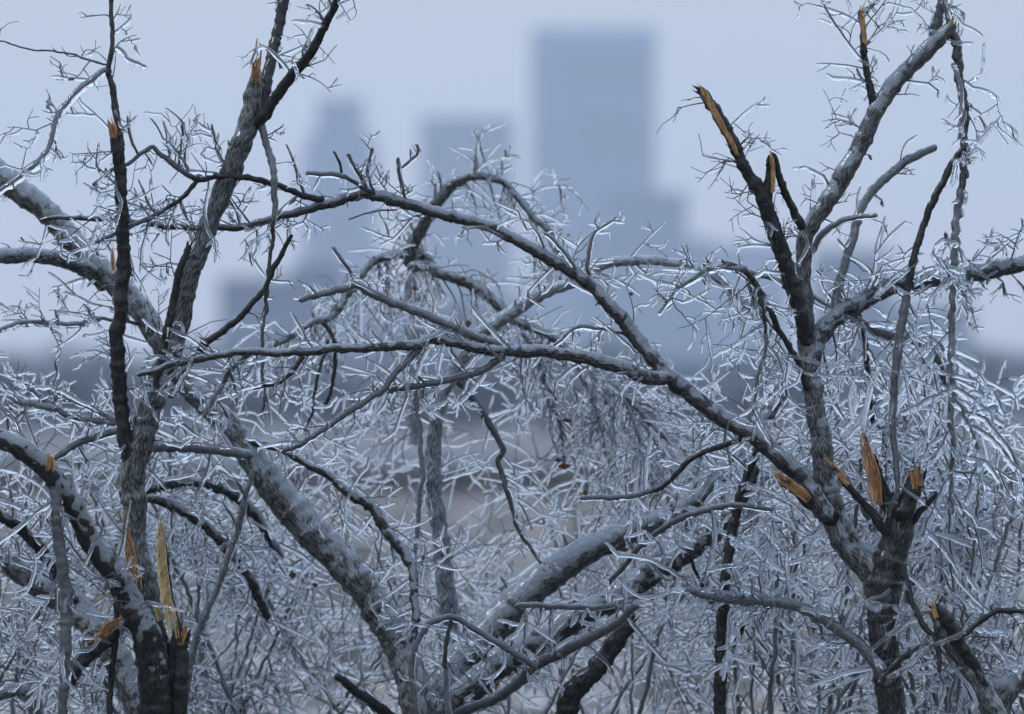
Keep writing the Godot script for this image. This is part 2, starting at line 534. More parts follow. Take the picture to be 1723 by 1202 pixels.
func hedge() -> void:
	var g := Geo.new()
	for i in 16000:
		var x := rng.randf_range(-26, 26)
		var y := absf(rng.randfn(0, 0.24))
		var c := Vector3(x, minf(y * 1.5, 0.85) + 0.02, -141 + rng.randfn(0, 0.9))
		var a := Vector3(rng.randfn(0, 1), rng.randfn(0, 1), rng.randfn(0, 1)).normalized() * 0.13
		var b := Vector3(rng.randfn(0, 1), rng.randfn(0, 1), rng.randfn(0, 1)).normalized() * 0.09
		g.tri(c + a, c + b, c - a)
	var stems := Geo.new()
	for i in 90:
		var x := rng.randf_range(-26, 26)
		var z := -141 + rng.randfn(0, 0.3)
		stems.tube(PackedVector3Array([Vector3(x, 0, z), Vector3(x + rng.randfn(0, 0.1), 0.5, z)]), PackedFloat32Array([0.025, 0.012]), 5)
	var o := thing("hedge", "low brown leafless hedge crossing the pale field far behind the trees", "hedge", Vector3(0, 0, -141))
	var f := build("foliage", o, [g, mat(Color(0.030, 0.023, 0.020), 0.9)])
	f.set_meta("kind", "stuff")
	var s := build("stems", o, [stems, M.twig])
	s.set_meta("kind", "stuff")

func treeline() -> void:
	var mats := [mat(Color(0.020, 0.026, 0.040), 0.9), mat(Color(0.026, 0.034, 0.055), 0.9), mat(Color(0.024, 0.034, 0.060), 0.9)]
	for row in 3:
		var tree := Geo.new()                                     # a bare winter tree, one unit tall
		tree.tube(PackedVector3Array([Vector3.ZERO, Vector3(0, 0.35, 0), Vector3(0.02, 0.75, 0)]), PackedFloat32Array([0.035, 0.026, 0.008]), 6)
		for i in 700:
			var d := Vector3(rng.randfn(0, 1), rng.randfn(0, 1), rng.randfn(0, 1)).normalized() * (rng.randf() ** 0.4)
			var c := Vector3(d.x * 0.38, 0.56 + d.y * 0.43, d.z * 0.38)
			var a := Vector3(rng.randfn(0, 1), rng.randfn(0, 1), rng.randfn(0, 1)).normalized() * 0.06
			var b := Vector3(rng.randfn(0, 1), rng.randfn(0, 1), rng.randfn(0, 1)).normalized() * 0.045
			tree.tri(c + a, c + b, c - a)
		var mesh := ArrayMesh.new()
		mesh.add_surface_from_arrays(Mesh.PRIMITIVE_TRIANGLES, tree.arrays())
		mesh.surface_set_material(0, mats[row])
		var mm := MultiMesh.new()
		mm.transform_format = MultiMesh.TRANSFORM_3D
		mm.mesh = mesh
		var count: int = [130, 180, 230][row]
		mm.instance_count = count
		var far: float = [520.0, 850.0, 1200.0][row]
		for i in count:
			var z: float = -far * rng.randf_range(0.94, 1.12)
			var x := (float(i) / count - 0.5 + rng.randf_range(-0.004, 0.004)) * far * 0.45
			var h: float = [5.4, 9.5, 15.5][row] * rng.randf_range(0.6, 1.15)
			mm.set_instance_transform(i, Transform3D(Basis(Vector3.UP, rng.randf() * TAU).scaled(Vector3(h * 1.1, h, h * 1.1)), Vector3(x, 0, z)))
		var o := MultiMeshInstance3D.new()
		o.multimesh = mm
		o.name = numbered("treeline")
		add_child(o)
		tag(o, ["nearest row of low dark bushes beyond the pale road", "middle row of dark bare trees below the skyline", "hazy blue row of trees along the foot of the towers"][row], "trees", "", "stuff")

# a tower block: body, setbacks, parapet, plant room, and a grid of window bands on the two faces seen
func tower(label: String, cx: float, z: float, w: float, deep: float, top: float, col: Color, o := {}) -> void:
	var t := thing("office_tower", label, "building", Vector3(cx, 0, z))
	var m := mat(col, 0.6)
	var glass := mat(col * 0.55, 0.2)
	var steps: Array = o.get("steps", [[1.0, 1.0]])              # (share of the height where it ends, share of the width)
	var y0 := 0.0
	for s in steps:
		var y1: float = top * s[0]
		var hw: float = w * s[1] / 2
		var hd: float = deep * s[1] / 2
		var g := Geo.new()
		var r: float = hw * o.get("chamfer", 0.04)
		var prof := [Vector2(-hw + r, -hd), Vector2(hw - r, -hd), Vector2(hw, -hd + r), Vector2(hw, hd - r), Vector2(hw - r, hd), Vector2(-hw + r, hd), Vector2(-hw, hd - r), Vector2(-hw, -hd + r)]
		for i in 8:
			var a: Vector2 = prof[i]
			var b: Vector2 = prof[(i + 1) % 8]
			g.quad(Vector3(cx + a.x, y0, z + a.y), Vector3(cx + a.x, y1, z + a.y), Vector3(cx + b.x, y1, z + b.y), Vector3(cx + b.x, y0, z + b.y))
			g.tri(Vector3(cx, y1, z), Vector3(cx + b.x, y1, z + b.y), Vector3(cx + a.x, y1, z + a.y))
		var wall := build("wall", t, [g, m])
		var floors := int((y1 - y0) / 4.0)
		for f in floors:
			if f % 2 == 0:
				var band := Geo.new()
				var yy := y0 + 1.2 + f * 4.0
				band.box(Vector3(cx - hw + r + 0.6, yy, z + hd - 0.2), Vector3(cx + hw - r - 0.6, yy + 2.4, z + hd + 0.12))
				build("window_band", wall, [band, glass])
		y0 = y1
	for bnd in o.get("bands", []):                               # tall louvred plant floors
		var pl := Geo.new()
		var yb: float = top * bnd[0]
		pl.box(Vector3(cx - w * bnd[2], yb, z + deep / 2 - 0.4), Vector3(cx + w * bnd[3], yb + bnd[1], z + deep / 2 + 0.35))
		build("plant_floor", t, [pl, glass])
	var roof := Geo.new()
	var last: float = w * steps[-1][1] / 2
	roof.box(Vector3(cx - last * 1.005, top, z - last * 0.8), Vector3(cx + last * 1.005, top + o.get("crown", 3.0), z + deep * steps[-1][1] / 2 + 0.3))
	build("roof_crown", t, [roof, mat(col * o.get("crown_tone", 0.7), 0.7)])

func city() -> void:
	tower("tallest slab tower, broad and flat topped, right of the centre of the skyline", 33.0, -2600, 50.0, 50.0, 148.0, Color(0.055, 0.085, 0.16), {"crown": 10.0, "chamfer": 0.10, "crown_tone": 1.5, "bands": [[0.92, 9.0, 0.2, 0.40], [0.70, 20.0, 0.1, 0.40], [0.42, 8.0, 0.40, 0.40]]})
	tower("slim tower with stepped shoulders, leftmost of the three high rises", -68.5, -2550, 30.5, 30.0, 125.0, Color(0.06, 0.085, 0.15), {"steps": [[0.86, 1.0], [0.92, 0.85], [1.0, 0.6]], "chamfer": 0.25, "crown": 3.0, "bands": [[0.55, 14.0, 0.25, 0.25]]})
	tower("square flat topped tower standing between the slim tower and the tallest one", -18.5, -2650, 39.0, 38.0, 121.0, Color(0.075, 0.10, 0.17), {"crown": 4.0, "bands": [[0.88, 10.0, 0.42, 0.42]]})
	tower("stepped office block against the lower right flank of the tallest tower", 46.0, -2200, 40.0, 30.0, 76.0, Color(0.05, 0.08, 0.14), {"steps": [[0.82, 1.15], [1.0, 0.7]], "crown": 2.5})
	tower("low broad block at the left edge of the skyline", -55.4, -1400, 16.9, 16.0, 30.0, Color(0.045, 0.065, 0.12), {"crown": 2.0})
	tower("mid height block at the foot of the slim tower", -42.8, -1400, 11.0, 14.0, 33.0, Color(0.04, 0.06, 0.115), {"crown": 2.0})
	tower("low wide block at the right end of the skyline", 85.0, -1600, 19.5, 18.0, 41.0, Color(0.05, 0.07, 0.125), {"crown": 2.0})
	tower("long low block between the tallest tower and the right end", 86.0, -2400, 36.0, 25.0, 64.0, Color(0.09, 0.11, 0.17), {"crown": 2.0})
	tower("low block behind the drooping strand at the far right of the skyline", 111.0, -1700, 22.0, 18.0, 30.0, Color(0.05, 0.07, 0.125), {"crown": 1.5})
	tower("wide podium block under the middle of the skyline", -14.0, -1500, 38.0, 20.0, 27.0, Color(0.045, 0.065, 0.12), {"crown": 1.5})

# ------------------------------------------------------------------ trees
func front_left_tree() -> void:
	var t := thing("broken_tree", "split grey tree at the left front with a bright yellow torn slab at its foot", "tree", Vector3(at(262, 1615).x, 0, -NEAR))
	limb(t, "trunk", [262, 1640, 34, 260, 1400, 30, 258, 1210, 27, 253, 1100, 25, 230, 1034, 23, 195, 967, 21, 163, 927, 18, 133, 867, 17, 107, 827, 16, 75, 787, 17, 35, 756, 17, -12, 735, 15], 0.02, -0.25, {"bark": M.bark_dark, "glaze": 3.0, "g0": 0.42, "twigs": 10, "hi": 117, "twig_ice": 3.0, "from": 0.5})
	var s := limb(t, "stem", [262, 1090, 20, 250, 1010, 20, 233, 934, 19, 227, 867, 19, 223, 800, 22, 240, 735, 21, 250, 690, 20, 266, 633, 18, 286, 600, 18, 303, 540, 17, 321, 467, 16, 345, 400, 17, 371, 333, 17, 394, 270, 18, 409, 233, 18, 418, 200, 17, 427, 160, 15, 430, 132, 10], 0.06, 0.12, {"bark": M.bark_grey, "end_b": 2, "twigs": 19, "lo": 20, "hi": 97, "from": 0.3, "to": 0.8, "iced": 0.4})
	limb(t, "stem", [218, 775, 13, 207, 717, 12, 202, 667, 12, 198, 600, 12, 197, 555, 12, 202, 525, 12, 206, 470, 12, 208, 410, 10, 203, 350, 10, 201, 300, 10, 196, 250, 10, 192, 216, 9], 0.07, 0.0, {"bark": M.bark_dark, "end_b": 2, "twigs": 21, "hi": 104, "iced": 0.6, "from": 0.12})
	limb(t, "branch", [203, 245, 6, 200, 213, 6, 193, 180, 6, 185, 133, 5, 182, 120, 5, 186, 83, 4, 188, 50, 4, 187, -8, 3.6], 0.0, 0.0, {"twigs": 6, "hi": 65, "iced": 0.4})
	limb(t, "branch", [183, 118, 3.5, 172, 121, 3.4, 150, 136, 3.2, 123, 160, 3, 100, 190, 3, 88, 223, 3, 80, 250, 3, 60, 275, 2.8, 27, 302, 2.5, -8, 325, 2], 0.0, -0.12, {"bark": M.twig, "ice": 4.5, "lumps": 0.0, "twigs": 11, "hi": 78, "twig_ice": 2.5})
	limb(t, "branch", [180, 109, 2, 140, 97, 1.8, 100, 88, 1.7, 43, 80, 1.5, -5, 67, 1.3], 0.0, 0.1, {"bark": M.twig, "lumps": 0.0, "twigs": 6, "lo": 20, "hi": 58, "iced": 0.0, "shoots": 0.15})
	limb(t, "branch", [185, 112, 2, 193, 80, 1.6, 206, 87, 1.6, 216, 100, 1.6, 245, 111, 1.4], 0.0, -0.05, {"bark": M.twig, "lumps": 0.0, "ice": 3.4, "i0": 0.35, "drips": 0.25})
	limb(t, "branch", [438, 190, 10, 450, 133, 10, 457, 93, 9.5, 467, 50, 9, 482, -10, 8], 0.14, 0.3, {"bark": M.bark_dark, "end_a": 1, "from": 0.4, "twigs": 6, "hi": 91, "iced": 0.5})
	limb(t, "branch", [432, 205, 11, 445, 190, 10, 467, 160, 9, 497, 120, 9, 527, 83, 8, 543, 50, 7, 560, 15, 6, 567, -6, 6], 0.1, -0.1, {"bark": M.bark_dark, "from": 0.35, "twigs": 17, "lo": 30, "hi": 123, "iced": 0.5, "forward": 0.6})
	limb(t, "torn_strip", [318, 412, 5, 300, 467, 6, 286, 533, 7, 276, 583, 7, 263, 648, 5], -0.06, -0.04, {"bark": M.bark_dark, "end_a": 2, "end_b": 2, "lumps": 0.35, "freq": 90.0})
	limb(t, "branch", [434, 196, 5, 441, 216, 5, 450, 250, 4.8, 460, 283, 4.4, 462, 320, 4, 458, 370, 3.6, 457, 400, 3.4, 452, 466, 3.2, 445, 533, 3, 442, 600, 2.6, 444, 700, 2], 0.1, -0.05, {"ice": 1.6, "i1": 0.35, "twigs": 8, "lo": 15, "hi": 52, "iced": 0.3, "wobble": 5.0})
	limb(t, "branch", [286, 665, 7, 300, 646, 7, 316, 620, 6, 333, 596, 6, 345, 578, 6, 362, 564, 5.6, 393, 543, 5.2, 423, 510, 4.8, 440, 490, 4.6, 458, 456, 4.4, 476, 425, 4, 490, 397, 3.2], 0.05, 0.0, {"bark": M.bark_dark, "twigs": 6, "lo": 15, "hi": 45, "iced": 0.3})
	# what is left of the second trunk at its foot
	limb(t, "trunk", [290, 1640, 24, 294, 1400, 21, 296, 1202, 18, 300, 1134, 18, 301, 1078, 14], -0.07, -0.05, {"bark": M.bark_dark, "end_b": 2, "lumps": 0.12})
	limb(t, "stub", [282, 1130, 11, 276, 1090, 10, 268, 1045, 8], -0.05, -0.03, {"bark": M.bark_dark, "end_b": 2})
	limb(t, "branch", [206, 1050, 13, 167, 1086, 15, 137, 1112, 14, 122, 1135, 12, 117, 1152, 8], -0.08, -0.16, {"bark": M.bark_dark, "end_b": 2, "lumps": 0.3})
	limb(t, "branch", [84, 792, 9, 90, 825, 8, 95, 893, 8, 106, 967, 8, 110, 1034, 9, 110, 1100, 8, 105, 1168, 7, 102, 1230, 6], -0.22, -0.26, {"bark": M.bark_dark, "ice": 2.6, "sag": 0.9, "twigs": 20, "lo": 40, "hi": 156, "twig_ice": 2.6})
	limb(t, "branch", [196, 995, 5, 193, 1084, 5.5, 188, 1150, 5.5, 183, 1230, 5], -0.1, -0.12, {"bark": M.bark_dark, "twigs": 7, "hi": 78})
	splinter(t, [294, 1076, 8, 289, 1050, 9.5, 279, 1000, 9, 272, 945, 8.5, 270, 900, 7.5, 271, 882, 6], -0.09, 3.0, M.wood_pale, "yellow_slab", 2)
	limb(t, "bark_strip", [305, 1080, 5, 297, 1040, 5, 286, 990, 4, 280, 930, 3, 279, 905, 2], -0.075, -0.085, {"bark": M.bark_dark, "end_b": 2})
	splinter(t, [303, 1086, 5, 307, 1072, 6, 312, 1060, 4], -0.085, 3.0, M.wood)
	splinter(t, [270, 1045, 5, 267, 1034, 5, 264, 1026, 4], -0.06, 2.0, M.wood_pale)
	splinter(t, [234, 1002, 5, 229, 975, 10, 221, 945, 10, 215, 910, 8, 211, 880, 4, 209, 862, 2], 0.015, 3.0, M.wood)
	splinter(t, [218, 1042, 8, 195, 1051, 8, 172, 1068, 8, 150, 1084, 4], -0.14, 3.0, M.wood)
	splinter(t, [172, 1070, 8, 178, 1056, 7, 184, 1048, 3], -0.15, 3.0, M.wood)
	splinter(t, [158, 1012, 1.5, 172, 1004, 2, 188, 996, 1.5], -0.14, 1.5, M.wood_pale)
	splinter(t, [430, 140, 6, 431, 120, 8, 432, 100, 7], 0.09, 3.0, M.wood, "splintered_wood", 4)
	splinter(t, [427, 110, 2.5, 430, 85, 1.6, 431, 66, 0.8], 0.095, 1.5, M.wood, "splintered_wood", 1)
	splinter(t, [436, 112, 2.5, 438, 95, 1.8, 440, 82, 0.8], 0.095, 1.5, M.wood, "splintered_wood", 1)
	splinter(t, [190, 232, 6, 189, 218, 7, 188, 206, 6], -0.02, 3.0, M.wood, "splintered_wood", 4)
	splinter(t, [191, 455, 3, 189, 438, 4, 188, 424, 2], -0.02, 2.0, M.wood)
	splinter(t, [84, 792, 7, 85, 778, 8, 84, 770, 5], -0.26, 3.0, M.wood)

func leaning_tree() -> void:
	var t := thing("leaning_tree", "thick grey trunk leaning across the left half behind the split tree", "tree", Vector3(at(720, 1560, 0.7).x, 0, -NEAR - 0.7))
	limb(t, "trunk", [735, 1570, 34.2, 720, 1400, 30.6, 706, 1210, 27.9, 697, 1168, 27, 677, 1100, 27, 647, 1040, 27, 607, 984, 27, 563, 934, 27.9, 513, 883, 28.8, 463, 827, 25.2, 426, 776, 23.4, 383, 716, 22.5, 343, 680, 19.8, 310, 640, 19.8, 260, 560, 19.8, 230, 513, 20.7, 176, 460, 19.8, 133, 420, 18, 83, 363, 18.9, 20, 312, 20.7, -25, 272, 19.8], 0.5, 0.9, {"bark": M.bark_grey, "glaze": 3.5, "lumps": 0.12, "twigs": 15, "lo": 30, "hi": 110, "from": 0.2, "twig_ice": 2.5})
	limb(t, "branch", [176, 476, 14, 150, 457, 14, 118, 442, 13, 85, 432, 13, 50, 429, 13, 0, 432, 12, -20, 434, 12], 0.85, 0.5, {"bark": M.bark_grey, "glaze": 3.0, "twigs": 6, "hi": 60})
	limb(t, "branch", [236, 548, 3, 210, 541, 3, 187, 538, 3, 150, 536, 3, 133, 545, 3, 100, 543, 3, 40, 543, 3, -5, 557, 2.6], 0.8, 0.15, {"bark": M.twig, "lumps": 0.0, "ice": 3.0, "i0": 0.3, "sag": 0.7, "twigs": 14, "lo": 25, "hi": 85})
	limb(t, "branch", [395, 745, 8, 430, 745, 6, 470, 757, 5.5, 513, 778, 6, 556, 802, 7, 583, 830, 8, 627, 857, 9, 650, 893, 9, 677, 930, 9, 694, 960, 8, 697, 1000, 7, 701, 1034, 7, 697, 1072, 5], 0.72, 0.3, {"bark": M.bark_dark, "glaze": 2.0, "end_b": 2, "twigs": 26, "lo": 40, "hi": 120, "twig_ice": 2.6})

func bowed_tree() -> void:
	var t := thing("bowed_tree", "pale slender tree in the centre, bowed over under a weeping crown of ice", "tree", Vector3(at(760, 1530, 1.6).x, 0, -NEAR - 1.6))
	var soft := {"bark": M.bark_grey, "glaze": 3.0, "single": false, "icemat": M.ice_soft, "levels": 2, "twig_ice": 2.0}
	limb(t, "trunk", [764, 1530, 24, 762, 1300, 20, 757, 1090, 18, 752, 1000, 16, 740, 900, 14, 731, 833, 14, 729, 766, 14, 736, 700, 11, 746, 660, 10, 763, 626, 12, 782, 598, 12, 803, 566, 11, 836, 540, 11, 870, 521, 10, 910, 496, 10, 953, 480, 9, 990, 463, 9, 1010, 450, 8.5, 1033, 441, 8, 1076, 438, 8, 1120, 441, 7, 1153, 447, 7, 1180, 455, 7, 1205, 468, 6, 1230, 488, 6, 1260, 516, 6, 1293, 543, 5], 1.6, 0.8, {"bark": M.bark_frost}.merged(soft).merged({"twigs": 30, "lo": 40, "hi": 130, "droop": 0.8, "from": 0.35, "twig_ice": 2.0}))
	limb(t, "branch", [1150, 447, 6, 1200, 448, 5, 1250, 455, 4.5, 1283, 462, 4.5, 1313, 472, 4.5, 1366, 497, 4, 1405, 520, 4], 0.9, 0.7, soft.merged({"twigs": 6, "hi": 80}))
	limb(t, "branch", [690, 452, 8, 713, 446, 9, 746, 462, 9, 783, 473, 9, 813, 493, 9, 843, 516, 9, 872, 542, 8, 905, 556, 7, 946, 581, 7, 976, 613, 6, 1020, 640, 6, 1060, 673, 5, 1093, 710, 5, 1130, 745, 4], 1.7, 1.4, soft.merged({"twigs": 74, "lo": 50, "hi": 150, "droop": 1.2, "rise": -0.25, "shoots": 0.3}))
	limb(t, "branch", [735, 455, 8, 700, 425, 9, 686, 440, 10, 696, 410, 10, 706, 393, 10, 720, 366, 10, 740, 336, 10, 763, 310, 9, 796, 297, 7, 830, 300, 6, 858, 317, 5.5, 893, 360, 5, 930, 398, 5, 950, 440, 3.5], 1.8, 1.5, soft.merged({"twigs": 65, "lo": 35, "hi": 105, "droop": 0.9, "shoots": 0.3}))
	limb(t, "branch", [712, 446, 8, 680, 430, 7, 646, 433, 7, 616, 450, 7, 600, 473, 7, 576, 506, 7, 556, 533, 7, 530, 540, 6, 497, 563, 5, 463, 580, 4], 1.8, 1.4, soft.merged({"twigs": 50, "lo": 50, "hi": 150, "droop": 1.1, "rise": -0.2}))
	limb(t, "branch", [700, 440, 9, 690, 500, 11, 694, 560, 12, 697, 620, 12, 698, 680, 11, 700, 745, 8], 2.2, 2.2, {"bark": M.bark_frost}.merged(soft).merged({"twigs": 43, "lo": 50, "hi": 150, "droop": 1.0}))
	limb(t, "branch", [545, 545, 4, 560, 566, 3.6, 565, 600, 3.6, 556, 660, 3.4, 540, 693, 3], 1.4, 1.4, {"bark": M.bark_dark, "twigs": 5, "hi": 110, "single": false})
	limb(t, "branch", [552, 575, 3, 545, 596, 2.8, 533, 640, 2.6, 526, 693, 2.4, 513, 726, 2.2], 1.3, 1.3, {"bark": M.bark_dark, "twigs": 5, "hi": 110, "single": false})
	limb(t, "branch", [765, 635, 7, 782, 652, 6, 816, 700, 6, 840, 743, 5, 846, 760, 5, 837, 776, 4.5, 845, 800, 4.5, 860, 843, 4, 868, 880, 3.6, 880, 907, 3, 910, 947, 2.4], 1.3, 0.9, {"bark": M.bark_dark, "twigs": 10, "lo": 40, "hi": 120, "single": false, "icemat": M.ice_soft, "droop": 0.6})
	limb(t, "branch", [700, 650, 3, 706, 716, 3, 708, 766, 3.2, 713, 800, 3.4, 707, 833, 3.4, 702, 883, 3.2, 697, 935, 3], 1.2, 1.1, {"bark": M.bark_dark, "ice": 1.6, "twigs": 5, "hi": 70, "single": false})
	limb(t, "branch", [880, 560, 3.6, 903, 610, 3.6, 925, 670, 3.3, 945, 730, 3, 950, 790, 2.4], 1.5, 1.7, {"bark": M.bark_frost}.merged(soft).merged({"twigs": 29, "lo": 40, "hi": 130, "droop": 1.6, "rise": -0.3}))
	limb(t, "branch", [955, 590, 3, 985, 650, 3, 1010, 720, 2.7, 1030, 790, 2.4, 1060, 850, 1.8], 1.4, 1.7, {"bark": M.bark_frost}.merged(soft).merged({"twigs": 29, "lo": 40, "hi": 140, "droop": 1.6, "rise": -0.3}))
	limb(t, "branch", [1045, 655, 3, 1070, 720, 3, 1085, 780, 2.7, 1110, 850, 2.1], 1.3, 1.4, {"bark": M.bark_frost}.merged(soft).merged({"twigs": 21, "lo": 40, "hi": 140, "droop": 1.6, "rise": -0.3}))
	for p in [[698, 486, 4, 6], [788, 545, 5, 7], [955, 708, 8, 4], [950, 785, 10, 6], [940, 775, 7, 4], [492, 968, 6, 8], [1050, 925, 9, 5], [1152, 862, 5, 6], [780, 470, 4, 5], [792, 560, 5, 4], [1062, 495, 4, 4], [530, 985, 5, 5], [1095, 765, 6, 4], [985, 830, 5, 6], [1310, 748, 6, 4]]:
		var g := Geo.new()
		var c := at(p[0], p[1], 0.8)
		var w: float = p[2] * SCALE * 1.25
		var h: float = p[3] * SCALE
		g.tri(c + Vector3(-w, 0, 0), c + Vector3(-w * 0.2, h, w * 0.5), c + Vector3(0, -h * 0.2, w * 0.3))
		g.tri(c + Vector3(-w * 0.2, h, w * 0.5), c + Vector3(w, h * 0.2, 0), c + Vector3(0, -h * 0.2, w * 0.3))
		g.tri(c + Vector3(-w, 0, 0), c + Vector3(0, -h * 0.2, w * 0.3), c + Vector3(w * 0.1, -h, 0))
		g.tri(c + Vector3(0, -h * 0.2, w * 0.3), c + Vector3(w, h * 0.2, 0), c + Vector3(w * 0.1, -h, 0))
		build("dead_leaf", t, [g, M.leaf])

func low_limbs() -> void:
	var t := thing("slanting_tree", "two thick ice glazed limbs slanting up to the right from the bottom centre", "tree", Vector3(at(735, 1590, 0.75).x, 0, -NEAR - 0.9))
	limb(t, "trunk", [730, 1570, 40, 735, 1350, 36, 748, 1200, 32, 764, 1128, 29, 797, 1094, 29, 847, 1041, 29, 872, 1014, 28, 910, 980, 27, 977, 934, 23, 1043, 905, 19, 1100, 880, 16, 1160, 850, 14, 1213, 800, 13, 1258, 762, 12, 1290, 705, 10, 1315, 665, 9, 1335, 625, 7], 0.9, 1.3, {"bark": M.bark_grey, "glaze": 5.0, "lumps": 0.12, "twigs": 21, "lo": 40, "hi": 120, "twig_ice": 2.6, "single": false, "from": 0.3})
	limb(t, "limb", [745, 1260, 26, 764, 1190, 24, 815, 1140, 24, 860, 1102, 23, 910, 1074, 23, 960, 1047, 22, 1000, 1026, 21, 1045, 1000, 20, 1094, 967, 20, 1148, 934, 19, 1194, 900, 17, 1240, 850, 13, 1270, 790, 10], 0.75, 0.9, {"bark": M.bark, "glaze": 4.0, "lumps": 0.16, "twigs": 25, "lo": 40, "hi": 120, "twig_ice": 2.6, "single": false})
	limb(t, "limb", [930, 1610, 22, 945, 1300, 20, 958, 1180, 18, 985, 1145, 17, 1010, 1118, 16, 1037, 1084, 15, 1062, 1050, 11], 0.6, 0.5, {"bark": M.bark_dark, "end_b": 2, "lumps": 0.3, "twigs": 7, "hi": 90})
	limb(t, "branch", [745, 1215, 7, 780, 1195, 7, 831, 1175, 7, 870, 1148, 7.5, 897, 1121, 8, 947, 1098, 8, 994, 1071, 7, 1034, 1052, 6, 1070, 1020, 5], 0.7, 0.05, {"bark": M.bark_dark, "ice": 1.8, "sag": 0.7, "twigs": 15, "lo": 30, "hi": 110, "twig_ice": 2.6})
	limb(t, "branch", [725, 1600, 5, 712, 1400, 4.4, 702, 1220, 3.6, 696, 1160, 3.8, 692, 1120, 4, 694, 1098, 4, 707, 1068, 4.2, 728, 1047, 4.4, 764, 1039, 4.5, 798, 1057, 4.5, 831, 1078, 4.6, 872, 1104, 4.8, 900, 1121, 5], 0.0, 0.1, {"bark": M.bark_dark, "ice": 1.7, "sag": 0.7, "twigs": 9, "lo": 30, "hi": 100})
	limb(t, "branch", [569, 1139, 6.5, 604, 1168, 8, 644, 1197, 9, 690, 1240, 10], 0.1, 0.7, {"bark": M.bark_dark, "twigs": 2, "hi": 40})
	limb(t, "branch", [760, 1045, 3.6, 752, 1075, 3.4, 750, 1110, 3.2, 752, 1170, 2.8, 758, 1215, 2.4], 0.05, 0.02, {"bark": M.bark_dark, "ice": 2.2, "i0": 0.5, "twigs": 5, "hi": 80})
	limb(t, "branch", [870, 1020, 3, 905, 1020, 3.2, 960, 1022, 3.2, 1010, 1022, 3, 1055, 1008, 2.6, 1100, 1000, 2.2], 0.05, 0.75, {"bark": M.twig, "lumps": 0.0, "ice": 3.2, "twigs": 11, "lo": 25, "hi": 90, "twig_ice": 3.6})
	limb(t, "branch", [978, 838, 3, 1030, 838, 3.4, 1080, 832, 3.6, 1120, 815, 4, 1165, 772, 4.4, 1210, 752, 4.8, 1245, 740, 5], 0.05, -0.03, {"bark": M.bark_dark, "ice": 1.6, "i1": 0.4, "twigs": 8, "lo": 30, "hi": 90})
	limb(t, "branch", [1020, 985, 3, 1060, 940, 3.4, 1100, 900, 3.6, 1150, 872, 3.6, 1195, 858, 3.4, 1245, 850, 3, 1300, 858, 2.6], 0.75, 0.1, {"bark": M.bark_dark, "ice": 2.8, "twigs": 11, "lo": 30, "hi": 90, "twig_ice": 3.6})

func pole_sapling() -> void:
	var t := thing("sapling", "thin dark upright sapling crossing the tangle left of the forked tree", "tree", Vector3(at(1211, 1600, 0.2).x, 0, -NEAR - 0.2))
	limb(t, "trunk", [1211, 1610, 11, 1211, 1400, 10.5, 1211, 1202, 10, 1214, 1067, 10, 1221, 967, 9, 1238, 867, 8, 1258, 800, 7, 1276, 753, 6], 0.2, 0.25, {"bark": M.bark_dark, "twigs": 26, "lo": 30, "hi": 110, "twig_ice": 2.6, "from": 0.3})
	limb(t, "branch", [1221, 1111, 6, 1232, 1085, 5.5, 1248, 1056, 5], 0.2, 0.15, {"bark": M.bark_dark, "end_b": 2})
	limb(t, "branch", [1216, 1030, 4, 1190, 1005, 4, 1172, 965, 3, 1160, 930, 2], 0.15, 0.0, {"bark": M.bark_dark, "twigs": 8, "hi": 80})

